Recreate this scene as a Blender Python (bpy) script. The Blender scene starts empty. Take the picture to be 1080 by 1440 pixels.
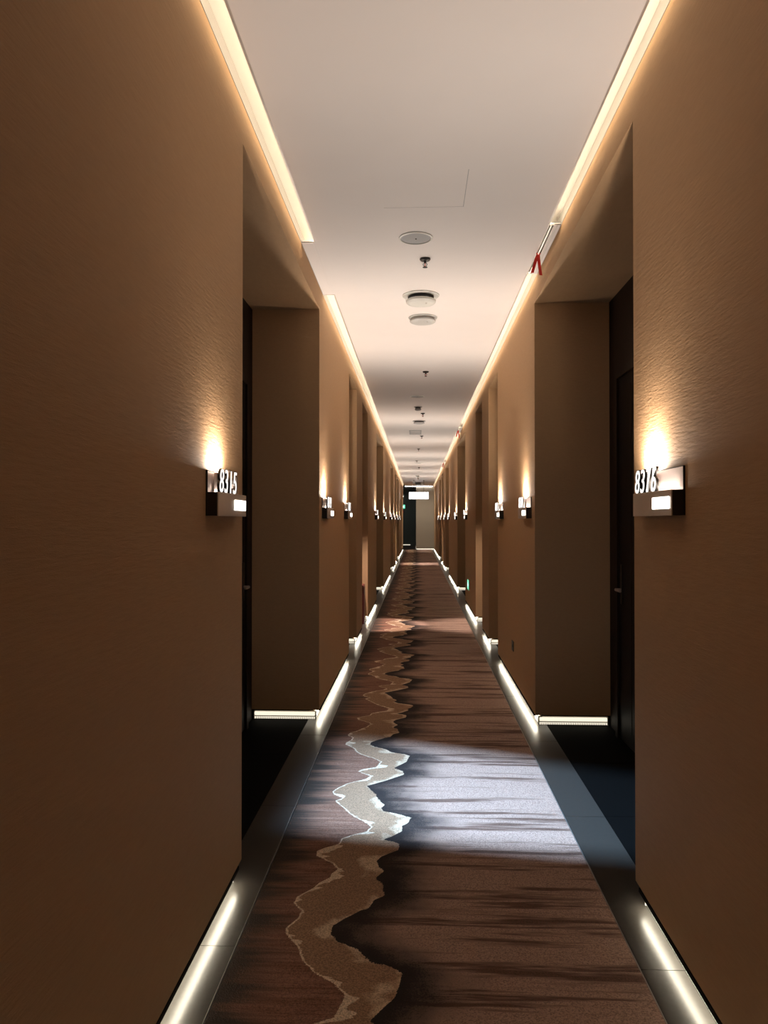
import bpy, math, random
from mathutils import Vector, Matrix
R = math.radians
random.seed(4)
S = bpy.context.scene
COL = S.collection

# ------------------------------------------------------------------ camera, world, exposure
F = 1081.0
EYE = 1.5
cd = bpy.data.cameras.new('camera'); cam = bpy.data.objects.new('camera', cd); COL.objects.link(cam)
cd.sensor_width = 36; cd.sensor_fit = 'AUTO'; cd.lens = F/1440*36; cd.clip_start = .02; cd.clip_end = 200
cam.location = (0, 0, EYE)
cam.rotation_euler = (R(90)+math.atan(12/F), 0, math.atan(47/F))
S.camera = cam
w = bpy.data.worlds.new('world'); S.world = w; w.use_nodes = True
w.node_tree.nodes['Background'].inputs[0].default_value = (.02, .018, .016, 1)
w.node_tree.nodes['Background'].inputs[1].default_value = .3
S.view_settings.view_transform = 'Standard'; S.view_settings.look = 'None'
S.view_settings.gamma = 1; S.view_settings.use_curve_mapping = False
S.view_settings.exposure = 0.0

SCONCE_W = 7.0; SCONCE_C = (1, .86, .73)
COVE_E = 16.0;  COVE_C = (1, .80, .56)
SKIRT_E = 1.05; TAPE_E = 30; SKIRT_C = (1, .91, .72)

# ------------------------------------------------------------------ layout (metres, y runs down the corridor)
XL, XR = -.74, .862            # fabric wall faces
DL, DR = -1.255, 1.41          # back of the door recesses
CL, CR = -.648, .783           # edges of the ceiling board
Y0, Y1 = -6.0, 39.6
ZW, ZC, ZS, ZB, ZT = 3.275, 3.275, 3.10, .076, 3.345
REC = [(-4.0, -1.4), None, (8.3, 9.35), (10.3, 11.45), (13.9, 16.6), (21.2, 23.6), (25.9, 27.0), (28.1, 30.5)]
def recesses(side):
    r = list(REC); r[1] = (3.22, 5.77) if side < 0 else (3.10, 5.69)
    return r
ORD = ['', 'first', 'second', 'third', 'fourth', 'fifth', 'sixth', 'seventh']

# ------------------------------------------------------------------ materials
def nodes(name):
    m = bpy.data.materials.new(name); m.use_nodes = True
    nt = m.node_tree; return m, nt, nt.nodes['Principled BSDF']
def N(nt, t, **kw):
    n = nt.nodes.new(t)
    for k, v in kw.items():
        if k.startswith('i_'):
            n.inputs[int(k[2:])].default_value = v
        else: setattr(n, k, v)
    return n
def L(nt, a, b): nt.links.new(a, b)
def math_n(nt, op, a, b=None, c=None, clamp=False):
    n = nt.nodes.new('ShaderNodeMath'); n.operation = op; n.use_clamp = clamp
    for i, v in enumerate((a, b, c)):
        if v is None: continue
        if isinstance(v, (int, float)): n.inputs[i].default_value = v
        else: nt.links.new(v, n.inputs[i])
    return n.outputs[0]
def mixc(nt, f, a, b):
    n = nt.nodes.new('ShaderNodeMix'); n.data_type = 'RGBA'
    for i, v in ((0, f), (6, a), (7, b)):
        if isinstance(v, (int, float)): n.inputs[i].default_value = v
        elif isinstance(v, tuple): n.inputs[i].default_value = (*v, 1)
        else: nt.links.new(v, n.inputs[i])
    return n.outputs[2]
def smooth(nt, v, lo, hi):
    n = nt.nodes.new('ShaderNodeMapRange'); n.interpolation_type = 'SMOOTHSTEP'
    nt.links.new(v, n.inputs[0]); n.inputs[1].default_value = lo; n.inputs[2].default_value = hi
    return n.outputs[0]
def noise(nt, vec, scale, detail=2, rough=.5, mscale=(1, 1, 1)):
    mp = nt.nodes.new('ShaderNodeMapping'); mp.inputs[3].default_value = mscale; nt.links.new(vec, mp.inputs[0])
    n = nt.nodes.new('ShaderNodeTexNoise'); n.inputs['Scale'].default_value = scale
    n.inputs['Detail'].default_value = detail; n.inputs['Roughness'].default_value = rough
    nt.links.new(mp.outputs[0], n.inputs['Vector']); return n.outputs[0]
def coords(nt): return nt.nodes.new('ShaderNodeTexCoord').outputs['Object']
def bump(nt, b, h, strength, dist):
    n = nt.nodes.new('ShaderNodeBump'); n.inputs['Strength'].default_value = strength; n.inputs['Distance'].default_value = dist
    nt.links.new(h, n.inputs['Height']); nt.links.new(n.outputs[0], b.inputs['Normal'])
def plain(name, col, rough=.5, metal=0., var=.12, nscale=30, bmp=0.):
    m, nt, b = nodes(name)
    v = coords(nt); n = noise(nt, v, nscale, 3)
    dark = tuple(c*(1-var) for c in col); lite = tuple(min(1, c*(1+var)) for c in col)
    L(nt, mixc(nt, n, dark, lite), b.inputs['Base Color'])
    b.inputs['Roughness'].default_value = rough; b.inputs['Metallic'].default_value = metal
    if bmp: bump(nt, b, n, bmp, .002)
    return m
def dull(m, v):
    m.node_tree.nodes['Principled BSDF'].inputs['Specular IOR Level'].default_value = v; return m
def glow(name, col, e):
    m, nt, b = nodes(name)
    b.inputs['Base Color'].default_value = (.8, .8, .78, 1)
    b.inputs['Emission Color'].default_value = (*col, 1); b.inputs['Emission Strength'].default_value = e
    b.inputs['Roughness'].default_value = .4
    return m

def fabric():
    m, nt, b = nodes('grasscloth_wallpaper')
    v = coords(nt)
    fib = noise(nt, v, 34, 4, .65, (1, .35, 3.2))
    weave = noise(nt, v, 300, 2, .6, (1, .6, 1.4))
    rip = noise(nt, v, 3.2, 3, .6, (1, .5, 2.6))
    c = mixc(nt, fib, (.42, .258, .135), (.52, .335, .182))
    c = mixc(nt, math_n(nt, 'MULTIPLY', weave, .35), c, (.36, .215, .108))
    L(nt, c, b.inputs['Base Color'])
    h = math_n(nt, 'ADD', math_n(nt, 'MULTIPLY', fib, 1.0), math_n(nt, 'MULTIPLY', weave, .35))
    h = math_n(nt, 'ADD', h, math_n(nt, 'MULTIPLY', rip, .5))
    bump(nt, b, h, .7, .0022)
    b.inputs['Roughness'].default_value = .75; b.inputs['Specular IOR Level'].default_value = .25
    return m

# wave lines of the carpet, traced from the photograph on the floor plane
def to_floor(x, y): return ((x-587)*EYE/(y-732), EYE*F/(y-732))
ZA = lambda p: (400+p[0]/4.5, 960+p[1]/4.5)
ZF = lambda p: (200+p[0]*.3889, 1200+p[1]*.3889)
RA = [(820,465),(770,500),(690,540),(750,558),(755,580),(640,620),(520,655),(560,690),(580,710),(600,745),(635,770),(610,795),(640,815),(740,832),(800,850),(780,885),(745,903),(745,935),(680,970),(625,990),(690,1003),(725,1015),(720,1055),(660,1078),(610,1100),(585,1130),(595,1160),(630,1190),(580,1230),(620,1262),(635,1290),(630,1340),(570,1370),(550,1395),(480,1440)]
RF = [(850,24),(875,62),(845,95),(870,120),(878,150),(830,180),(820,197),(760,222),(730,237),(690,262),(680,290),(710,320),(780,345),(820,388),(910,408),(950,432)]
LA = [(520,462),(560,478),(610,500),(580,535),(500,548),(465,562),(500,577),(545,590),(510,612),(400,640),(340,668),(300,695),(320,715),(370,733),(320,752),(360,785),(400,820),(440,850),(490,872),(520,890),(550,910),(520,942),(420,968),(360,990),(340,1025),(260,1048),(200,1072),(210,1105),(270,1130),(310,1152),(340,1180),(300,1212),(290,1235),(220,1270),(190,1300),(100,1350),(60,1392)]
LF = [(560,160),(548,186),(575,212),(560,240),(522,272),(515,292),(548,325),(570,352),(575,387),(600,412),(640,437),(650,466)]
P = 2.352; YB = 2.552
def curve_pts(lists):
    pts = [to_floor(*f(p)) for f, l in lists for p in l]
    pts.sort(key=lambda p: p[1])
    out = [((y-YB)/P, x) for x, y in pts if 0 <= (y-YB)/P <= 1]
    o2 = [out[0]]
    for u, x in out[1:]:
        if u-o2[-1][0] > .004: o2.append((u, x))
    e = (o2[0][1]+o2[-1][1])/2
    return [(0, e)]+[p for p in o2 if .006 < p[0] < .994]+[(1, e)]
def fcurve(nt, u, pts):
    n = nt.nodes.new('ShaderNodeFloatCurve'); c = n.mapping.curves[0]
    n.mapping.use_clip = True
    val = [(a, min(1, max(0, b+.75))) for a, b in pts]      # x stored as x + .75
    c.points[0].location = val[0]; c.points[1].location = val[-1]
    for a in val[1:-1]: c.points.new(*a)
    for p in c.points: p.handle_type = 'VECTOR'
    n.mapping.update()
    nt.links.new(u, n.inputs['Value']); return math_n(nt, 'SUBTRACT', n.outputs[0], .75)
def carpet_mat():
    m, nt, b = nodes('woven_wave_carpet')
    v = coords(nt)
    pile = noise(nt, v, 190, 1, .5); pile2 = noise(nt, v, 170, 2, .7)
    sx = nt.nodes.new('ShaderNodeSeparateXYZ'); L(nt, v, sx.inputs[0])
    jit = math_n(nt, 'ADD', math_n(nt, 'MULTIPLY', math_n(nt, 'SUBTRACT', pile, .5), .012), math_n(nt, 'MULTIPLY', math_n(nt, 'SUBTRACT', noise(nt, v, 26, 2, .6), .5), .014))
    X = math_n(nt, 'ADD', sx.outputs[0], jit); Y = math_n(nt, 'ADD', sx.outputs[1], jit)
    u = math_n(nt, 'FRACT', math_n(nt, 'ADD', math_n(nt, 'DIVIDE', math_n(nt, 'SUBTRACT', Y, YB), P), 10.0))
    xr = fcurve(nt, u, curve_pts([(ZA, RA), (ZF, RF)]))
    xl = fcurve(nt, u, curve_pts([(ZA, LA), (ZF, LF)]))
    t = math_n(nt, 'SUBTRACT', X, xr); s = math_n(nt, 'SUBTRACT', X, xl)
    # broad and fine streaks running across the corridor, repeating with the pattern
    streak = noise(nt, v, 1.0, 4, .6, (.8, 10.5, 1))
    fine = noise(nt, v, 1.0, 4, .7, (3.5, 46, 1))
    blot = noise(nt, v, 5.5, 3, .6)
    # right field
    grain = math_n(nt, 'MULTIPLY', math_n(nt, 'SUBTRACT', pile2, .5), .30)
    tr = smooth(nt, math_n(nt, 'ADD', math_n(nt, 'ADD', t, math_n(nt, 'MULTIPLY', math_n(nt, 'SUBTRACT', blot, .5), .22)), grain), .02, .30)
    st = smooth(nt, math_n(nt, 'ADD', math_n(nt, 'ADD', streak, math_n(nt, 'MULTIPLY', math_n(nt, 'SUBTRACT', fine, .5), .35)), math_n(nt, 'MULTIPLY', grain, .55)), .37, .49)
    brown = mixc(nt, st, (.165, .092, .068), (.480, .318, .250))
    right = mixc(nt, tr, (.034, .027, .026), brown)
    # middle band
    creamR = smooth(nt, math_n(nt, 'ADD', t, math_n(nt, 'MULTIPLY', math_n(nt, 'SUBTRACT', blot, .56), .42)), -.075, -.002)
    mid = mixc(nt, math_n(nt, 'MULTIPLY', fine, .6), (.44, .280, .178), (.31, .175, .105))
    mid = mixc(nt, math_n(nt, 'MULTIPLY', creamR, .85), mid, (.80, .61, .43))
    # thin cream line with wider drips
    wd = math_n(nt, 'ADD', math_n(nt, 'MULTIPLY', smooth(nt, noise(nt, v, 1.0, 3, .6, (2, 9, 1)), .50, .68), .055), .008)
    line = math_n(nt, 'MULTIPLY', math_n(nt, 'GREATER_THAN', s, 0.0), math_n(nt, 'LESS_THAN', s, wd))
    mid = mixc(nt, line, mid, (.86, .68, .50))
    # left field
    lf = smooth(nt, math_n(nt, 'ADD', math_n(nt, 'ADD', X, math_n(nt, 'MULTIPLY', math_n(nt, 'SUBTRACT', streak, .5), .5)), grain), -.63, -.44)
    left = mixc(nt, lf, (.055, .042, .034), mixc(nt, smooth(nt, fine, .35, .65), (.225, .108, .070), (.345, .185, .130)))
    c = mixc(nt, math_n(nt, 'GREATER_THAN', s, 0.0), left, mid)
    c = mixc(nt, math_n(nt, 'GREATER_THAN', t, 0.0), c, right)
    c = mixc(nt, math_n(nt, 'MULTIPLY', smooth(nt, pile2, .35, .70), .55), c, (.02, .015, .012))
    L(nt, c, b.inputs['Base Color'])
    b.inputs['Roughness'].default_value = .95; b.inputs['Specular IOR Level'].default_value = .1
    b.inputs['Sheen Weight'].default_value = .0
    bump(nt, b, math_n(nt, 'ADD', pile, pile2), .6, .003)
    return m
def ribbed(name, col, e):
    m, nt, b = nodes(name)
    sx = nt.nodes.new('ShaderNodeSeparateXYZ'); L(nt, coords(nt), sx.inputs[0])
    g = math_n(nt, 'ADD', sx.outputs[0], sx.outputs[1])
    k = math_n(nt, 'GREATER_THAN', math_n(nt, 'FRACT', math_n(nt, 'MULTIPLY', g, 60)), .45)
    L(nt, math_n(nt, 'ADD', math_n(nt, 'MULTIPLY', k, e*.75), e*.25), b.inputs['Emission Strength'])
    b.inputs['Emission Color'].default_value = (*col, 1)
    return m

M = dict(
    fabric=fabric(),
    carpet=carpet_mat(),
    paint=plain('white_ceiling_paint', (.74, .71, .70), .85, var=.02, nscale=4),
    cove=plain('dimmed_cove_paint', (.36, .35, .33), .7, var=.02, nscale=4),  # cove side, darkened to put the LED falloff into the colour
    stone=plain('dark_grey_stone', (.042, .037, .032), .30, var=.22, nscale=45, bmp=.05),
    tile=plain('black_recess_tile', (.002, .002, .002), .8, var=.3, nscale=25),
    base=plain('black_shadow_gap', (.010, .008, .007), .8),
    wood=plain('dark_walnut_panel', (.018, .010, .006), .6, var=.25, nscale=18),
    door=plain('black_brown_door', (.006, .004, .0035), .5, var=.25, nscale=18),
    steel=plain('brushed_steel', (.62, .56, .50), .38, .85, var=.08, nscale=90),
    bronze=plain('dark_bronze', (.016, .012, .009), .45, .3),
    plate=plain('satin_plate', (.58, .50, .47), .35, .35, var=.04, nscale=60),
    digit=plain('polished_steel_digit', (.86, .83, .80), .24, .65, var=.03),
    alu=plain('matt_aluminium', (.55, .53, .50), .4, .8),
    white=plain('white_plastic', (.62, .63, .60), .4, var=.03),
    dwhite=plain('grey_white_plastic', (.46, .47, .46), .4, var=.03),
    grille=plain('grey_grille', (.33, .34, .35), .6, var=.08, nscale=300),
    black=plain('matt_black', (.008, .008, .008), .6),
    red=plain('red_ribbon_cloth', (.62, .03, .02), .6),
    redbox=plain('dark_red_enamel', (.09, .006, .006), .4),
    hall=plain('dark_hall_wall', (.14, .145, .13), .7, var=.1),
    endw=plain('taupe_wall', (.30, .26, .20), .8, var=.06, nscale=40),
    tape=glow('led_tape', SKIRT_C, TAPE_E),
    led=glow('led_diffuser', SKIRT_C, SKIRT_E),
    ledrib=ribbed('led_ribbed_lens', SKIRT_C, SKIRT_E),
    covetop=plain('brightened_cove_paint', (.62, .58, .53), .7, var=.02, nscale=4),  # same cove, top lightened to carry the stronger LED glow
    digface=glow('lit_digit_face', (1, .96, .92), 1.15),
    coveled=glow('cove_led', COVE_C, COVE_E),
    window=glow('lit_window', (1, .95, .86), 4.0),
    sign=glow('lit_sign_face', (.98, 1, 1), 6.0),
    green=glow('green_sign_face', (.10, .75, .42), 1.6),
    pict=glow('pale_green_mark', (.75, 1, .9), 2.2),
    redled=glow('red_indicator', (1, .1, .06), 1.5),
    endled=glow('end_led', (.95, .97, 1), 14.0),
    lamp=glow('downlight_lens', (.85, .92, 1), 6.0),
)

dull(M['tile'], .06); dull(M['stone'], .35); dull(M['door'], .12); dull(M['wood'], .15); dull(M['base'], .05)
# ------------------------------------------------------------------ mesh helpers
class MB:
    def __init__(s): s.v = []; s.f = []
    def box(s, a, b):
        x0, y0, z0 = a; x1, y1, z1 = b
        x0, x1 = min(x0, x1), max(x0, x1); y0, y1 = min(y0, y1), max(y0, y1); z0, z1 = min(z0, z1), max(z0, z1)
        n = len(s.v)
        s.v += [(x0,y0,z0),(x1,y0,z0),(x1,y1,z0),(x0,y1,z0),(x0,y0,z1),(x1,y0,z1),(x1,y1,z1),(x0,y1,z1)]
        s.f += [tuple(n+i for i in q) for q in ((0,3,2,1),(4,5,6,7),(0,1,5,4),(1,2,6,5),(2,3,7,6),(3,0,4,7))]
        return s
    def lathe(s, prof, seg=32, c=(0, 0, 0)):
        n = len(s.v); k = len(prof)
        for i in range(seg):
            a = 2*math.pi*i/seg
            for r, z in prof: s.v.append((c[0]+r*math.cos(a), c[1]+r*math.sin(a), c[2]+z))
        for i in range(seg):
            j = (i+1) % seg
            for q in range(k-1): s.f.append((n+i*k+q, n+j*k+q, n+j*k+q+1, n+i*k+q+1))
        for q, fl in ((0, 1), (k-1, 0)):
            if prof[q][0] > 1e-6:
                ring = [n+i*k+q for i in range(seg)]
                s.f.append(tuple(ring[::-1] if fl else ring))
        return s
    def tube(s, pts, r, seg=6):
        n = len(s.v)
        for i, p in enumerate(pts):
            p = Vector(p); d = (Vector(pts[min(i+1, len(pts)-1)])-Vector(pts[max(i-1, 0)])).normalized()
            a = d.cross(Vector((.3, .9, .1))).normalized(); b = d.cross(a)
            for k in range(seg):
                t = 2*math.pi*k/seg; s.v.append(tuple(p+a*(r*math.cos(t))+b*(r*math.sin(t))))
        for i in range(len(pts)-1):
            for k in range(seg):
                j = (k+1) % seg; s.f.append((n+i*seg+k, n+i*seg+j, n+(i+1)*seg+j, n+(i+1)*seg+k))
        s.f.append(tuple(n+k for k in range(seg))[::-1]); s.f.append(tuple(n+(len(pts)-1)*seg+k for k in range(seg)))
        return s
    def ribbon(s, pts, wv, th=.0012):
        n = len(s.v); wv = Vector(wv)
        for i, p in enumerate(pts):
            p = Vector(p); d = (Vector(pts[min(i+1, len(pts)-1)])-Vector(pts[max(i-1, 0)])).normalized()
            t = d.cross(wv.normalized()).normalized()*th
            s.v += [tuple(p-wv-t), tuple(p+wv-t), tuple(p+wv+t), tuple(p-wv+t)]
        for i in range(len(pts)-1):
            for k in range(4):
                j = (k+1) % 4; s.f.append((n+i*4+k, n+i*4+j, n+i*4+4+j, n+i*4+4+k))
        s.f += [(n, n+1, n+2, n+3), tuple(n+4*(len(pts)-1)+k for k in (3, 2, 1, 0))]
        return s
    def build(s, name, mat, parent=None, loc=None, bevel=0, smooth=False):
        me = bpy.data.meshes.new(name); me.from_pydata(s.v, [], s.f); me.update()
        o = bpy.data.objects.new(name, me); COL.objects.link(o)
        me.materials.append(mat if not isinstance(mat, str) else M[mat])
        if parent: o.parent = parent
        if loc: o.location = loc
        if bevel:
            b = o.modifiers.new('bevel', 'BEVEL'); b.width = bevel; b.segments = 2; b.limit_method = 'ANGLE'
        if smooth:
            for p in me.polygons: p.use_smooth = True
            try: me.set_sharp_from_angle(angle=R(40))
            except Exception: pass
        return o
def tag(o, label=None, cat=None, group=None, kind=None):
    if label: o['label'] = label
    if cat: o['category'] = cat
    if group: o['group'] = group
    if kind: o['kind'] = kind
    return o
def thing(name, label, cat, loc, rz=0, group=None):
    o = bpy.data.objects.new(name, None); COL.objects.link(o); o.empty_display_size = .1
    o.location = loc; o.rotation_euler = (0, 0, rz); return tag(o, label, cat, group)
def inst(src, name, parent, loc):
    o = bpy.data.objects.new(name, src.data); COL.objects.link(o); o.parent = parent; o.location = loc; return o
def copy_tree(o, parent=None):
    c = o.copy(); COL.objects.link(c); c.parent = parent
    for ch in [x for x in bpy.data.objects if x.parent == o]: copy_tree(ch, c)
    return c
def spot(name, loc, target, watt, col, angle, blend, size=.02, parent=None, square=False, sc=(1, 1, 1), up=None):
    ld = bpy.data.lights.new(name, 'SPOT'); ld.energy = watt; ld.color = col; ld.spot_size = R(angle); ld.spot_blend = blend
    ld.shadow_soft_size = size; ld.use_square = square
    o = bpy.data.objects.new(name, ld); COL.objects.link(o)
    d = (Vector(target)-Vector(loc)).normalized(); z = -d
    x = Vector(up or (0, 1, 0)).cross(z).normalized(); y = z.cross(x)
    mat = Matrix((x, y, z)).transposed().to_4x4()
    o.matrix_world = Matrix.Translation(loc) @ mat @ Matrix.Diagonal((*sc, 1))
    return o

# ------------------------------------------------------------------ setting: walls
def build_side(sd):
    name = 'left' if sd < 0 else 'right'
    xf, xb = (XL, DL) if sd < 0 else (XR, DR)
    rec = recesses(sd)
    m = MB()
    segs = []; y = Y0
    for a, b in rec:
        segs.append((y, a)); y = b
    segs.append((y, Y1))
    for a, b in segs: m.box((xf, a, ZB), (xb, b, ZS))
    m.box((xf, Y0, ZS), (xb, Y1, ZW))
    wall = m.build('wall_'+name, 'fabric')
    tag(wall, f'{name} corridor wall in tan grasscloth wallpaper broken by tall door recesses', 'wall', kind='structure')
    # inside of the light cove; glow gradient put into darker side, lighter top paint
    MB().box((xf, Y0, ZW), (xf+sd*.10, Y1, ZT+.05)).build('cove_side', 'cove', wall)
    ce = CL if sd < 0 else CR
    MB().box((ce-sd*.03, Y0, ZT), (xf+sd*.02, Y1, ZT+.05)).build('cove_top', 'covetop', wall)
    MB().box((xf-sd*.0025, Y0, ZW-.004), (xf+sd*.004, Y1, ZW+.004)).build('cove_lip', 'cove', wall)
    for i, (a, b) in enumerate(rec):
        MB().box((xb-sd*.004, a, 0), (xb+sd*.14, b, ZS)).build('recess_panel', 'wood', wall)
    bb = MB()
    for a, b in segs:
        bb.box((xf+sd*.075, a+.04, 0), (xb, b-.04, ZB))
    tag(bb.build('baseboard_'+name, 'base'), f'black recessed plinth under the {name} wall', 'baseboard', kind='structure')
    return segs
segL = build_side(-1); segR = build_side(1)

# doors in the long recesses
dn = 0
def door(sd, yc, hy, label):
    global dn; dn += 1
    xb = DL if sd < 0 else DR
    r = thing(f'door_{dn}', label, 'door', (xb-sd*.004, yc, 0)); r['kind'] = 'structure'
    W = .46
    MB().box((0, -W-.06, 0), (-sd*.03, -W, 2.54)).box((0, W, 0), (-sd*.03, W+.06, 2.54)).box((0, -W, 2.48), (-sd*.03, W, 2.54)).build('door_frame', 'wood', r)
    lf = MB().box((0, -W+.003, .008), (-sd*.014, W-.003, 2.477)).build('door_leaf', 'door', r)
    for k in (-.16, .16): MB().box((-sd*.014, k-.004, .1), (-sd*.016, k+.004, 2.4)).build('door_inlay', 'wood', lf)
    h = hy*(W-.07)
    MB().box((-sd*.014, h-.022, .93), (-sd*.022, h+.022, 1.20)).build('lock_plate', 'bronze', lf, bevel=.003)
    MB().tube([(-sd*.02, h, 1.03), (-sd*.06, h, 1.03), (-sd*.062, h-hy*.02, 1.03), (-sd*.062, h-hy*.13, 1.03)], .009, 10).build('handle', 'steel', lf, smooth=True)
for sd in (-1, 1):
    nm = 'left' if sd < 0 else 'right'
    for i, (a, b) in enumerate(recesses(sd)):
        if i == 0 or b-a < 1.5: continue
        mid = (a+b)/2
        door(sd, mid-.64, -1, f'near one of two black guest room doors in the {ORD[i]} recess of the {nm} wall')
        door(sd, mid+.52, 1, f'far one of two black guest room doors in the {ORD[i]} recess of the {nm} wall')

# ------------------------------------------------------------------ setting: floor, border slabs, recess tiles
fl = tag(MB().box((-3.2, Y0, -.12), (2.4, 47, -.012)).build('floor', 'base'), 'dark stone floor border and black recess floors along the carpet', 'floor', kind='structure')
PITCH = 1.333
slabs = {}
for sd, x0, x1, yo in ((-1, -.822, -.642, 2.70), (1, .747, .947, 2.62)):
    src = None
    n0 = int(math.floor((Y0-yo)/PITCH))+1
    for k in range(n0, int((Y1-yo)/PITCH)+1):
        y = yo+k*PITCH
        if y+PITCH > Y1: break
        if src is None:
            src = MB().box((x0, .0015, -.012), (x1, PITCH-.0015, 0)).build('stone_slab', 'stone', fl, (0, y, 0))
        else: inst(src, 'stone_slab', fl, (0, y, 0))
    last = y
    MB().box((x0, last+.0015, -.012), (x1, Y1, 0)).build('stone_slab', 'stone', fl)
for sd in (-1, 1):
    x0, x1 = (DL, -.825) if sd < 0 else (.95, DR)
    for a, b in recesses(sd):
        n = max(1, round((b-a)/.86)); d = (b-a)/n
        for k in range(n):
            MB().box((x0, a+k*d+.0015, -.012), (x1, a+(k+1)*d-.0015, -.001)).build('floor_tile', 'tile', fl)
for x in (-.6405, .7425):
    MB().box((x-.0012, Y0, -.012), (x+.0012, Y1, .0015)).build('edge_trim', 'alu', fl)
cp = MB()
ny = 60
for i in range(ny):
    a = Y0+(Y1-Y0)*i/ny; b = Y0+(Y1-Y0)*(i+1)/ny
    n = len(cp.v); cp.v += [(-.634, a, .004), (.738, a, .004), (.738, b, .004), (-.634, b, .004)]; cp.f.append((n, n+1, n+2, n+3))
cp.box((-.634, Y0, -.012), (.738, Y1, .0035))
tag(cp.build('carpet_runner', 'carpet'), 'long brown corridor carpet with cream wave shoreline pattern and dark streaks', 'carpet')

# ------------------------------------------------------------------ setting: ceiling with the access panel opening
px0, px1, py0, py1 = -.19, .262, 3.88, 4.345
c = MB()
c.box((CL, Y0, ZC), (CR, py0, ZC+.07)); c.box((CL, py1, ZC), (CR, Y1, ZC+.07))
c.box((CL, py0, ZC), (px0, py1, ZC+.07)); c.box((px1, py0, ZC), (CR, py1, ZC+.07))
c.box((-3.2, Y0, ZT+.05), (2.4, 47, ZT+.15))
ce = tag(c.build('ceiling', 'paint'), 'smooth white corridor ceiling between two lit coves', 'ceiling', kind='structure')
MB().box((px0+.0002, py0+.0002, ZC+.0005), (px1-.0035, py1-.0035, ZC+.02)).build('access_panel', 'paint', ce)
MB().box((px0, py1-.0035, ZC+.0008), (px1, py1, ZC+.02)).box((px1-.0035, py0, ZC+.0008), (px1, py1-.0035, ZC+.02)).build('panel_joint', 'grille', ce)
MB().box((px0-.01, py0-.01, ZC+.0705), (px1+.01, py1+.01, ZC+.08)).build('panel_void', 'black', ce)

# cove light lines (hidden behind the ceiling board's edges)
for sd, x in ((-1, CL), (1, CR)):
    nm = 'left' if sd < 0 else 'right'
    r = thing('cove_light', f'warm cream light cove running where the {nm} wall meets the ceiling', 'cove light', (x, 0, ZC), group='light coves along both ceiling edges')
    MB().box((0, Y0, .001), (sd*.006, Y1, .05)).box((0, Y0, 0), (sd*.0108, Y1, .0035)).build('channel', 'alu', r)
    MB().box((sd*.006, Y0, .004), (sd*.010, Y1, .022)).build('diffuser', 'coveled', r)

# ------------------------------------------------------------------ end of the corridor and the hall beyond
tag(MB().box((-.07, Y1, ZB), (2.4, Y1+.25, ZT+.05)).box((-.07, Y1+.25, ZB), (.1, 46.5, ZT+.05)).build('wall_end', 'endw'), 'pale taupe wall closing the right half of the corridor end', 'wall', kind='structure')
tag(MB().box((-.05, Y1+.03, 0), (2.4, Y1+.22, ZB)).box((-.05, Y1+.25, 0), (.08, 46.4, ZB)).build('baseboard_end', 'base'), 'black plinth under the taupe end wall', 'baseboard', kind='structure')
tag(MB().box((-3.2, 46.5, 0), (.1, 46.7, ZT+.05)).build('wall_hall', 'hall'), 'dark wall of the hall beyond the corridor end', 'wall', kind='structure')
tag(MB().box((-3.2, Y1, 0), (-3.0, 46.6, ZT+.05)).build('wall_hall_side', 'hall'), 'dark side wall of the hall beyond the corridor end', 'wall', kind='structure')
tag(MB().box((-1.4, Y0-.2, 0), (1.6, Y0, ZT+.05)).build('wall_back', 'endw'), 'wall closing the corridor behind the viewer', 'wall', kind='structure')
tag(MB().box((-2.99, Y1+.003, -.01), (-.075, 46.49, .002)).build('hall_carpet', plain('dark_hall_carpet', (.035, .018, .015), .95)), 'dark red brown carpet of the hall beyond the end', 'carpet')
tag(MB().box((CL+.02, Y1-.05, ZC-.032), (CR-.02, Y1-.008, ZC-.002)).build('ceiling_light_strip', 'endled'), 'white light line across the ceiling above the end wall', 'light')

# ------------------------------------------------------------------ skirting lights
def skirt(x0, y0, x1, y1, nx, ny_, label, group, tape=0):
    """a run from (x0,y0) to (x1,y1) on the floor whose lit side faces (nx,ny_)"""
    r = thing('skirting_light', label, 'light', (x0, y0, 0), group=group)
    ln = math.hypot(x1-x0, y1-y0); ux, uy = (x1-x0)/ln, (y1-y0)/ln
    def bx(u0, u1, d0, d1, z0, z1, name, mat, bev=0):
        pa = (ux*u0+nx*d0, uy*u0+ny_*d0, z0); pb = (ux*u1+nx*d1, uy*u1+ny_*d1, z1)
        return MB().box(pa, pb).build(name, mat, r, bevel=bev)
    bx(0, ln, -.012, 0, .0005, .060, 'channel', 'alu')
    bx(.004, ln-.004, 0, .018, .028, .055, 'diffuser', 'led', .006)
    bx(.004, ln-.004, 0, .014, .004, .018, 'lower_lens', 'ledrib')
    bx(.004, ln-.004, 0, .010, .0195, .0265, 'groove_strip', 'alu')
    if tape:
        bx(.006, ln-.006, .020, .041, .0605, .063, 'led_tape', 'tape')
        bx(.0, ln, .0183, .0425, .0635, .068, 'shade_lip', 'base'); bx(.0, ln, .0412, .0425, .053, .0635, 'shade_lip', 'base')
    bx(-.002, .004, -.012, .019, .0005, .060, 'end_cap', 'white')
    bx(ln-.004, ln+.002, -.012, .019, .0005, .060, 'end_cap', 'white')
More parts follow.
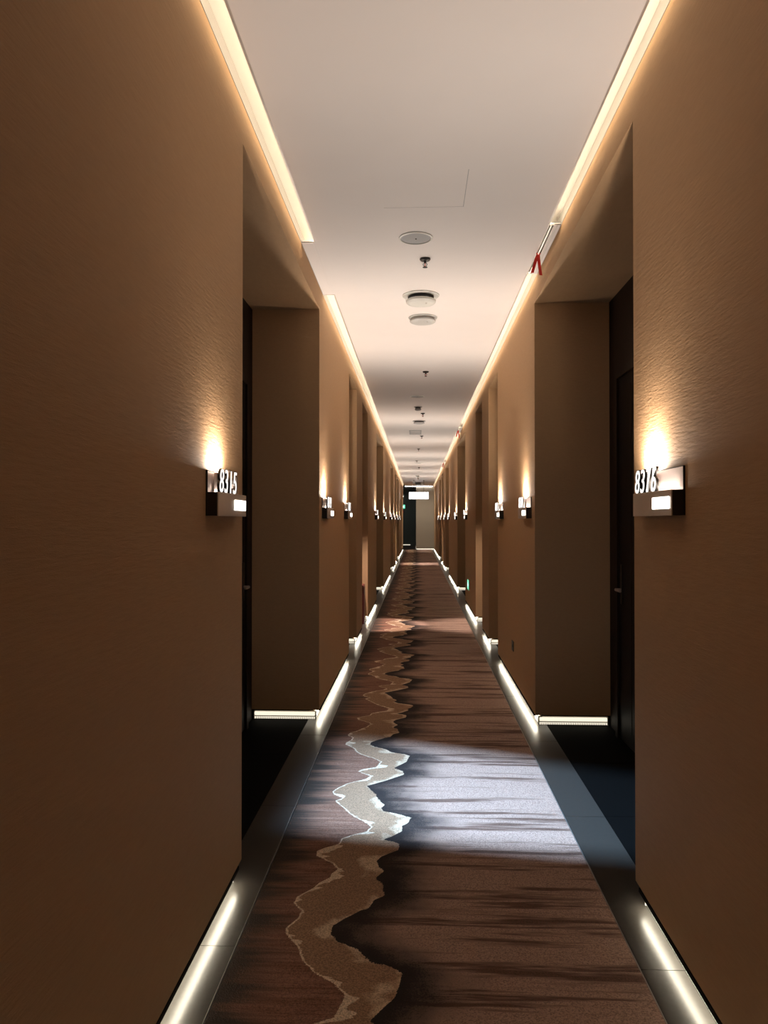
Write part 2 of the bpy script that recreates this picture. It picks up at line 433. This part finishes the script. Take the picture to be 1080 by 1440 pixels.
for sd, segs in ((-1, segL), (1, segR)):
    nm = 'left' if sd < 0 else 'right'
    xf, xb = (XL, DL) if sd < 0 else (XR, DR)
    x = xf+sd*.042
    for i, (a, b) in enumerate(segs):
        if i == 0: continue
        where = (f'glowing floor strip under the {nm} wall nearest the viewer' if i == 1 else
                 f'glowing floor strip under the {nm} wall between its {ORD[i-1]} and {ORD[i]} recess' if i < 8 else
                 f'glowing floor strip under the last stretch of the {nm} wall')
        skirt(x, a+.03, x, b-.045, -sd, 0, where, f'skirting lights along the {nm} wall', 1)
        # the return round the corner into the recess, facing the viewer
        if i >= 2:
            skirt(xf+sd*.028, a+.028, xb-sd*.02, a+.028, 0, -1, f'short glowing floor strip at the back of the {ORD[i-1]} {nm} recess', f'recess return strips on the {nm} side')
skirt(-.05, Y1+.022, XR, Y1+.022, 0, -1, 'glowing floor strip under the taupe end wall', None)
skirt(-.06, Y1+.05, -.06, 46.3, -1, 0, 'glowing floor strip turning round the end wall corner', None)
skirt(-.94, 46.49, -.43, 46.49, 0, -1, 'glowing floor strip on the dark wall of the hall beyond', None)

# ------------------------------------------------------------------ room number sconces
def digit_mesh(ch, mat, ex, off):
    cu = bpy.data.curves.new('digit', 'FONT'); cu.body = ch; cu.size = .122; cu.extrude = ex; cu.shear = .16; cu.offset = off
    cu.resolution_u = 4; cu.align_x = 'CENTER'
    o = bpy.data.objects.new('digit', cu); COL.objects.link(o)
    bpy.context.view_layer.update()
    me = bpy.data.meshes.new_from_object(o.evaluated_get(bpy.context.evaluated_depsgraph_get()))
    bpy.data.objects.remove(o); me.materials.clear(); me.materials.append(M[mat]); me.name = 'digit'
    return me
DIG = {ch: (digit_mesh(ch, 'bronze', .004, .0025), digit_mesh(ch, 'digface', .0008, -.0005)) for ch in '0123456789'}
def make_sconce():
    r = thing('room_number_sconce', 'x', 'wall lamp', (0, 0, 0))
    MB().box((0, -.0005, 0), (.44, -.005, .159)).build('back_plate', 'plate', r, bevel=.001)
    MB().box((-.0015, 0, .1585), (.4415, -.0065, .161)).box((-.0015, 0, 0), (.0015, -.0065, .159)).box((.4385, 0, 0), (.4415, -.0065, .159)).build('plate_edge', 'bronze', r)
    hs = MB().box((.001, -.005, 0), (.439, -.040, .012)).box((.001, -.005, .012), (.012, -.040, .083)).box((.428, -.005, .012), (.439, -.040, .083)) \
        .box((.012, -.005, .074), (.428, -.0085, .083)).box((.012, -.0285, .074), (.428, -.040, .083)).box((.012, -.0085, .074), (.08, -.0285, .083)).box((.26, -.0085, .074), (.428, -.0285, .083)).build('housing', 'bronze', r)
    MB().box((0, -.040, -.001), (.44, -.044, .084)).build('front_cover', 'steel', r, bevel=.001)
    MB().box((.245, -.0442, .022), (.42, -.0475, .062)).build('lit_window', 'window', r, bevel=.003)
    MB().box((.05, -.016, .083), (.185, -.028, .155)).build('lamp_body', 'plate', r, bevel=.001)
    MB().box((.052, -.0165, .155), (.183, -.0275, .159)).build('uplight_lens', glow('uplight_lens', SCONCE_C, 6), r)
    return r
def add_light(r, watt):
    ld = bpy.data.lights.new('uplight', 'AREA'); ld.shape = 'RECTANGLE'; ld.size = .13; ld.size_y = .014
    ld.energy = watt; ld.color = SCONCE_C; ld.spread = R(180)
    o = bpy.data.objects.new('uplight', ld); COL.objects.link(o); o.parent = r
    o.location = (.118, -.0225, .1605); o.rotation_euler = (math.pi, 0, 0)
    l2 = bpy.data.lights.new('plate_wash', 'AREA'); l2.shape = 'RECTANGLE'; l2.size = .36; l2.size_y = .01
    l2.energy = .75; l2.color = SCONCE_C
    o = bpy.data.objects.new('plate_wash', l2); COL.objects.link(o); o.parent = r
    o.location = (.22, -.0225, .0845); o.rotation_euler = (math.pi, 0, 0)
proto = make_sconce(); first = True
def sconce(sd, y_near, number, label):
    global first
    if first: r = proto; first = False
    else: r = copy_tree(proto)
    nm = 'left' if sd < 0 else 'right'
    tag(r, label, 'wall lamp', f'room number sconces on the {nm} wall')
    if sd < 0: r.location = (XL, y_near, 1.517); r.rotation_euler = (0, 0, math.pi/2)
    else: r.location = (XR, y_near+.44, 1.517); r.rotation_euler = (0, 0, -math.pi/2)
    for k, ch in enumerate(number):
        d = bpy.data.objects.new('digit', DIG[ch][0]); COL.objects.link(d); d.parent = r
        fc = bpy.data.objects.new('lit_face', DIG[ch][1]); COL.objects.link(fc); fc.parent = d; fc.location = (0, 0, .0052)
        d.location = (.048+k*.066, -.038, .0842); d.rotation_euler = (math.pi/2, 0, 0)
    add_light(r, SCONCE_W*1.0 if y_near < 3 else SCONCE_W*1.42)
    return r
for sd in (-1, 1):
    nm = 'left' if sd < 0 else 'right'
    rec = recesses(sd)
    base = 8315 if sd < 0 else 8376
    for i, where in ((1, 's'), (1, 'e'), (2, 's'), (4, 's'), (4, 'e'), (5, 's'), (5, 'e'), (7, 's'), (7, 'e')):
        a, b = rec[i]
        y = a-.57 if where == 's' else b+.16
        if i == 1 and where == 's': y = 2.66 if sd < 0 else 2.516
        if i == 7 and where == 's': y = a-.72
        num = str(base if (i, where) == (1, 's') else base+2*(i*2+(where == 'e'))-2)
        if (i, where) == (1, 's'):
            lab = f'steel sconce with room number {num} on the {nm} wall nearest the viewer'
        elif i == 0: lab = f'steel room number sconce on the {nm} wall behind the viewer'
        else: lab = f'lit room number sconce on the {nm} wall just ' + ('before' if where == 's' else 'after') + f' its {ORD[i]} recess'
        sconce(sd, y, num, lab)

# ------------------------------------------------------------------ recess downlights (spots over the floor of three recesses)
def downlight(loc, target, watt, col, angle, blend, label, sc=(1, 1, 1), square=False, up=None, size=.02):
    r = thing('recess_downlight', label, 'light', loc, group='downlights in the recess tops')
    MB().lathe([(.030, 0), (.042, 0), (.044, -.004), (.030, -.004), (.030, 0)], 24).build('trim_ring', 'alu', r, smooth=True)
    MB().lathe([(0, -.001), (.029, -.001), (.029, -.0005), (0, -.0005)], 24).build('lens', 'lamp', r)
    d = (Vector(target)-Vector(loc)).normalized()
    spot('downlight_beam', Vector(loc)+Vector((0, 0, -.02)), target, watt, col, angle, blend, size, square=square, sc=sc, up=up)
# added out-of-view lamp for the cool carpet patch: its blades leave a four-sided opening
r = thing('added_shuttered_lamp', 'cool shuttered lamp added out of view under the top of the first left recess', 'light', (-1.0, 3.59, ZS))
quad = [(-.66, 3.74), (-.66, 5.32), (1.35, 4.50), (1.35, 3.40)]
zo = .11; kk = zo/(ZS-.012)
hole = [((x+1.0)*kk, (y-3.59)*kk) for x, y in quad]
out = [(-.05, -.06), (-.05, .09), (.12, .09), (.12, -.06)]
m_ = MB()
for z in (-zo, -zo+.002): m_.v += [(*p, z) for p in hole]+[(*p, z) for p in out]
for k in range(4):
    j = (k+1) % 4
    m_.f += [(k, j, 4+j, 4+k), (8+k, 12+k, 12+j, 8+j), (k, 8+k, 8+j, j)]
m_.build('shutter_blades', 'black', r)
MB().box((-.052, -.062, -zo), (-.048, .092, 0)).box((.118, -.062, -zo), (.122, .092, 0)).box((-.048, -.062, -zo), (.118, -.058, 0)).box((-.048, .088, -zo), (.118, .092, 0)).build('housing', 'black', r)
spot('added_lamp_beam', (-1.0, 3.59, ZS-.004), (1.05, 4.05, 0), 2150, (.41, .67, 1), 74, 1, .005)
downlight((-.88, 10.85, ZS), (-.62, 11.05, 0), 800, (1, .80, .72), 30, .5, 'downlight in the top of the third left recess')
downlight((.98, 10.85, ZS), (.80, 11.05, 0), 420, (1, .82, .70), 34, .7, 'downlight in the top of the third right recess')
downlight((-.88, 26.4, ZS), (-.3, 26.6, 0), 450, (1, .85, .75), 34, .5, 'downlight in the top of the sixth left recess')
downlight((1.0, 26.4, ZS), (.4, 26.6, 0), 350, (1, .85, .75), 34, .5, 'downlight in the top of the sixth right recess')

# ------------------------------------------------------------------ ceiling fixtures
def sprinkler(x, y, label):
    r = thing('sprinkler', label, 'sprinkler', (x, y, ZC), group='fire sprinklers along the ceiling')
    MB().lathe([(0, 0), (.037, 0), (.037, -.006), (.030, -.014), (.014, -.018), (0, -.018)], 24).build('escutcheon', 'steel' if y > 30 else 'bronze', r, smooth=True)
    MB().lathe([(0, -.016), (.009, -.016), (.009, -.030), (0, -.030)], 12).build('body', 'bronze', r, smooth=True)
    MB().tube([(.008, 0, -.028), (.014, 0, -.040), (.004, 0, -.055)], .0022).build('yoke_arm', 'bronze', r)
    MB().tube([(-.008, 0, -.028), (-.014, 0, -.040), (-.004, 0, -.055)], .0022).build('yoke_arm', 'bronze', r)
    MB().tube([(0, 0, -.028), (0, 0, -.053)], .003).build('bulb', 'red', r)
    d = MB(); d.lathe([(0, -.055), (.008, -.055), (.017, -.058), (.017, -.0595), (0, -.0595)], 16); d.build('deflector', 'bronze', r)
for x, y, lab in ((.053, 5.20, 'dark fire sprinkler between the round speaker and the nearest smoke detector'),
                  (.100, 9.15, 'fire sprinkler alone on the ceiling beyond the two nearest smoke detectors'),
                  (.090, 12.7, 'fire sprinkler just beyond the small dark detector'),
                  (.090, 16.1, 'fire sprinkler beside the square ceiling vent'),
                  (.030, 19.0, 'fire sprinkler midway between square vent and far end'),
                  (-.02, 22.8, 'fire sprinkler left of centre in the far half of the ceiling'),
                  (.055, 25.6, 'fire sprinkler just past the far flat speaker'),
                  (.030, 32.0, 'farthest fire sprinkler before the hanging lit sign')):
    sprinkler(x, y, lab)
def speaker(x, y, rad, label):
    r = thing('ceiling_speaker', label, 'speaker', (x, y, ZC), group='flat round ceiling speakers')
    MB().lathe([(rad*.90, 0), (rad, -.001), (rad, -.006), (rad*.90, -.009), (rad*.88, -.004), (rad*.9, 0)], 48).build('rim', 'white', r, smooth=True)
    MB().lathe([(0, -.007), (rad*.4, -.0065), (rad*.88, -.004), (rad*.88, -.002), (0, -.002)], 48).build('grille', 'grille', r, smooth=True)
    MB().lathe([(0, -.011), (.005, -.010), (.005, -.006), (0, -.006)], 12).build('centre_screw', 'black', r)
for x, y, rad, lab in ((-.009, 4.81, .106, 'flat round ceiling speaker with central screw nearest the viewer'),
                 (0, 10.97, .10, 'flat round ceiling speaker just before the small dark detector'),
                 (.03, 23.8, .11, 'flat round speaker on the far ceiling between two sprinklers'),
                 (.09, 28.0, .11, 'flat round speaker near the far end of the ceiling')):
    speaker(x, y, rad, lab)
def detector(x, y, rb, r1, h, mat, label, flat=False):
    r = thing('smoke_detector', label, 'smoke detector', (x, y, ZC), group='smoke detectors on the ceiling')
    MB().lathe([(0, 0), (rb, 0), (rb, -.006), (rb*.93, -.010), (0, -.010)], 48).build('base_plate', mat, r, smooth=True)
    MB().lathe([(0, -.010), (r1*.86, -.010), (r1*.86, -h*.5), (0, -h*.5)], 48).build('neck', 'black' if not flat else mat, r, smooth=True)
    MB().lathe([(0, -h*.46), (r1*.9, -h*.46), (r1, -h*.56), (r1, -h*.72), (r1*.90, -h*.88), (r1*.6, -h), (0, -h*1.04)], 48).build('dome', mat, r, smooth=True)
    MB().lathe([(0, -h*.98), (.007, -h*.98), (.006, -h*1.06), (0, -h*1.07)], 12, (r1*.35, -r1*.45, 0)).build('status_light', 'alu', r)
detector(.028, 6.05, .145, .118, .075, 'white', 'larger white round smoke detector on a dark necked base')
detector(.048, 6.71, .125, .112, .052, 'dwhite', 'shallow white smoke detector right behind the larger one', True)
detector(.010, 12.0, .065, .050, .06, 'grille', 'small dark smoke detector beyond the far speaker')
detector(.030, 13.7, .115, .10, .055, 'grille', 'grey round smoke detector in the middle distance')
detector(-.01, 30.5, .10, .09, .05, 'white', 'white smoke detector near the far end')
detector(.035, 35.8, .16, .14, .13, 'grille', 'dark domed detector above the hanging lit sign')
r = thing('ceiling_vent', 'small square white vent in the middle distance of the ceiling', 'vent', (-.04, 15.45, ZC))
MB().box((-.12, -.36, -.006), (-.10, .36, 0)).box((.10, -.36, -.006), (.12, .36, 0)).box((-.10, -.36, -.006), (.10, -.33, 0)).box((-.10, .33, -.006), (.10, .36, 0)).build('frame', 'grille', r)
for k in range(4): MB().box((-.10, -.25+k*.15, -.004), (.10, -.22+k*.15, 0)).build('slat', 'grille', r)
r = thing('dome_camera', 'small white dome camera on the ceiling left of the lit sign', 'camera', (-.17, 35.0, ZC))
MB().lathe([(0, 0), (.07, 0), (.07, -.03), (0, -.03)], 24).build('base', 'white', r, smooth=True)
MB().lathe([(0, -.03), (.06, -.03), (.05, -.07), (.025, -.09), (0, -.095)], 24).build('dome', 'white', r, smooth=True)

# slot diffusers set into the coves, with ribbons
def slot_diffuser(sd, ya, yb, label, slots=True, group='slot diffusers in the coves'):
    x0, x1 = (CL, XL) if sd < 0 else (CR, XR)
    r = thing('slot_diffuser', label, 'air vent', (x0, ya, ZC), group=group)
    ln = yb-ya; wd = abs(x1-x0); s = sd
    if slots:
        cuts = [(0, .004), (.022, .029), (.039, wd-.002)]
        for a, b in cuts: MB().box((s*a, 0, -.002), (s*b, ln, .004)).build('blade', 'paint', r)
        MB().box((0, 0, .012), (s*(wd-.002), ln, .016)).build('dark_throat', 'black', r)
        MB().box((s*.055, .01, -.006), (s*.059, ln-.01, -.002)).build('rib', 'white', r)
    else:
        MB().box((0, 0, -.001), (s*(wd-.002), ln, .004)).build('cover_plate', 'paint', r)
        MB().box((s*.02, .01, -.003), (s*.024, ln-.01, -.001)).build('rib', 'paint', r)
    for y in (0, ln-.006): MB().box((0, y, -.003), (s*(wd-.002), y+.006, .017)).build('end_plate', 'paint', r)
slot_diffuser(1, 4.63, 5.55, 'black slotted air diffuser in the right ceiling cove nearest the viewer')
slot_diffuser(-1, 4.86, 6.0, 'plain cover plate over the left ceiling cove nearest the viewer', False)
slot_diffuser(1, 14.7, 15.5, 'slotted air diffuser in the right cove in the middle distance')
slot_diffuser(1, 23.3, 24.1, 'slotted air diffuser in the right cove far down the corridor')
def ribbon(x, y, k, label):
    r = thing('red_ribbon', label, 'ribbon', (x, y, ZC-.004), group='ribbons tied to the air diffusers')
    MB().tube([(-.010, -.004, .004), (-.004, -.008, -.008), (.006, -.008, -.010), (.012, -.002, .002)], .004).build('knot', 'red', r)
    MB().ribbon([(-.002, 0, -.008), (-.012, -.01, -.03), (-.020, .01, -.06), (-.026, .03, -.085), (-.034, .03, -.115*k)], (.010, .003, 0)).build('tail', 'red', r)
    MB().ribbon([(.002, 0, -.008), (.004, .0, -.035), (.009, .005, -.07), (.012, .0, -.10), (.020, .01, -.138*k)], (.010, .003, 0)).build('tail', 'red', r)
ribbon(.802, 5.13, 1, 'red ribbon tied to the nearest slotted air diffuser')
ribbon(.80, 15.1, 1.1, 'ribbon hanging from the air diffuser in the middle distance')
ribbon(.80, 23.7, 1.1, 'ribbon hanging from the farthest air diffuser')

r = thing('added_end_downlight', 'white downlight added on the ceiling to brighten the end wall', 'light', (.25, 37.6, ZC))  # added lamp that brightens the end wall
MB().lathe([(.05, 0), (.075, 0), (.075, -.008), (.05, -.008), (.05, 0)], 24).build('trim_ring', 'white', r, smooth=True)
MB().lathe([(0, -.002), (.05, -.002), (.05, -.001), (0, -.001)], 24).build('lens', 'lamp', r)
spot('added_end_beam', (.25, 37.6, ZC-.02), (.3, 39.2, 0), 190, (1, .93, .82), 130, 1, .04)

r = thing('added_hall_downlight', 'dim downlight added to brighten the dark hall beyond the corridor end', 'light', (-1.0, 44.6, ZT+.05))  # added lamp that lifts the dark hall walls
MB().lathe([(.05, 0), (.075, 0), (.075, -.008), (.05, -.008), (.05, 0)], 24).build('trim_ring', 'white', r, smooth=True)
MB().lathe([(0, -.002), (.05, -.002), (.05, -.001), (0, -.001)], 24).build('lens', 'lamp', r)
spot('added_hall_beam', (-1.0, 44.6, ZT+.03), (-.8, 46.0, 0), 22, (.9, 1, .92), 140, 1, .04)

# ------------------------------------------------------------------ small wall objects
r = thing('wall_socket', 'small dark socket low on the right wall past the first recess', 'socket', (XR, 7.0, .37))
MB().box((-.006, -.06, -.045), (0, .06, .045)).build('cover', 'bronze', r, bevel=.002)
MB().box((-.0075, -.02, -.012), (-.005, .02, .012)).build('slot_insert', 'black', r)
r = thing('exit_direction_sign', 'small green exit sign low on the right wall before the fourth recess', 'exit sign', (XR, 12.9, .43))
MB().box((-.018, -.17, -.085), (0, .17, .085)).build('case', 'alu', r, bevel=.004)
MB().box((-.0195, -.16, -.076), (-.017, .16, .076)).build('green_face', 'green', r)
MB().box((-.021, -.11, -.012), (-.019, .05, .012)).build('arrow_mark', 'pict', r)
hd = MB(); hd.v = [(-.021, .05, -.04), (-.021, .11, 0), (-.021, .05, .04), (-.019, .05, -.04), (-.019, .11, 0), (-.019, .05, .04)]
hd.f = [(0, 1, 2), (5, 4, 3), (0, 3, 4, 1), (1, 4, 5, 2), (2, 5, 3, 0)]; hd.build('arrow_head', 'pict', r)
r = thing('extinguisher_box', 'dark red fire extinguisher box in the third left recess', 'box', (-.945, 11.24, 0))
MB().box((-.17, -.13, .0), (.17, .16, .54)).build('cabinet', 'redbox', r, bevel=.006)
MB().box((-.165, -.14, .54), (.165, .165, .56)).build('lid', 'redbox', r, bevel=.004)
MB().box((-.13, -.137, .05), (.13, -.13, .50)).build('front_panel', 'redbox', r)
MB().tube([(-.04, -.14, .30), (-.04, -.16, .30), (.04, -.16, .30), (.04, -.14, .30)], .006).build('handle', 'alu', r)

# hanging lit sign and the hall's signs
r = thing('hanging_sign', 'glowing white rectangular sign hanging from the far ceiling', 'sign', (.06, 34.0, 2.44))
MB().box((-.44, -.03, 0), (.44, .03, .32)).build('case', 'alu', r, bevel=.008)
MB().box((-.425, -.036, .012), (.425, -.03, .308)).build('lit_face', 'sign', r)
MB().box((-.425, .03, .012), (.425, .036, .308)).build('lit_face', 'sign', r)
for x in (-.22, .22):
    MB().tube([(x, 0, .318), (x, 0, ZC-2.445)], .008).build('hanging_rod', 'bronze', r)
    MB().lathe([(0, 0), (.03, 0), (.03, -.012), (0, -.012)], 16, (x, 0, ZC-2.44)).build('rod_cap', 'bronze', r)
r = thing('exit_sign', 'green exit sign glowing on the dark hall wall', 'exit sign', (-.86, 44.0, 2.28))
MB().box((-.16, -.02, -.10), (.16, .02, .13)).build('case', 'alu', r, bevel=.004)
MB().box((-.15, -.024, -.09), (.15, -.02, .12)).build('green_face', 'green', r)
MB().box((-.08, -.026, -.03), (.10, -.024, .05)).build('pale_mark', 'pict', r)
MB().tube([(0, 0, .12), (0, 0, ZT+.05-2.28)], .006).build('hanging_rod', 'bronze', r)
r = thing('call_point', 'small red lit box on the dark hall wall', 'alarm button', (-.89, 46.49, 2.02))
MB().box((-.07, -.03, -.07), (.07, 0, .07)).build('case', 'redbox', r)
MB().box((-.03, -.034, -.03), (.03, -.03, .03)).build('indicator', 'redled', r)
r = thing('emergency_lamp', 'small white lamp high on the dark hall wall', 'lamp', (-.88, 46.49, 3.02))
MB().box((-.10, -.05, -.05), (.10, 0, .05)).build('case', 'white', r, bevel=.01)
MB().lathe([(0, 0), (.04, 0), (.03, -.03), (0, -.035)], 16, (0, -.03, -.05)).build('lamp_head', 'window', r)
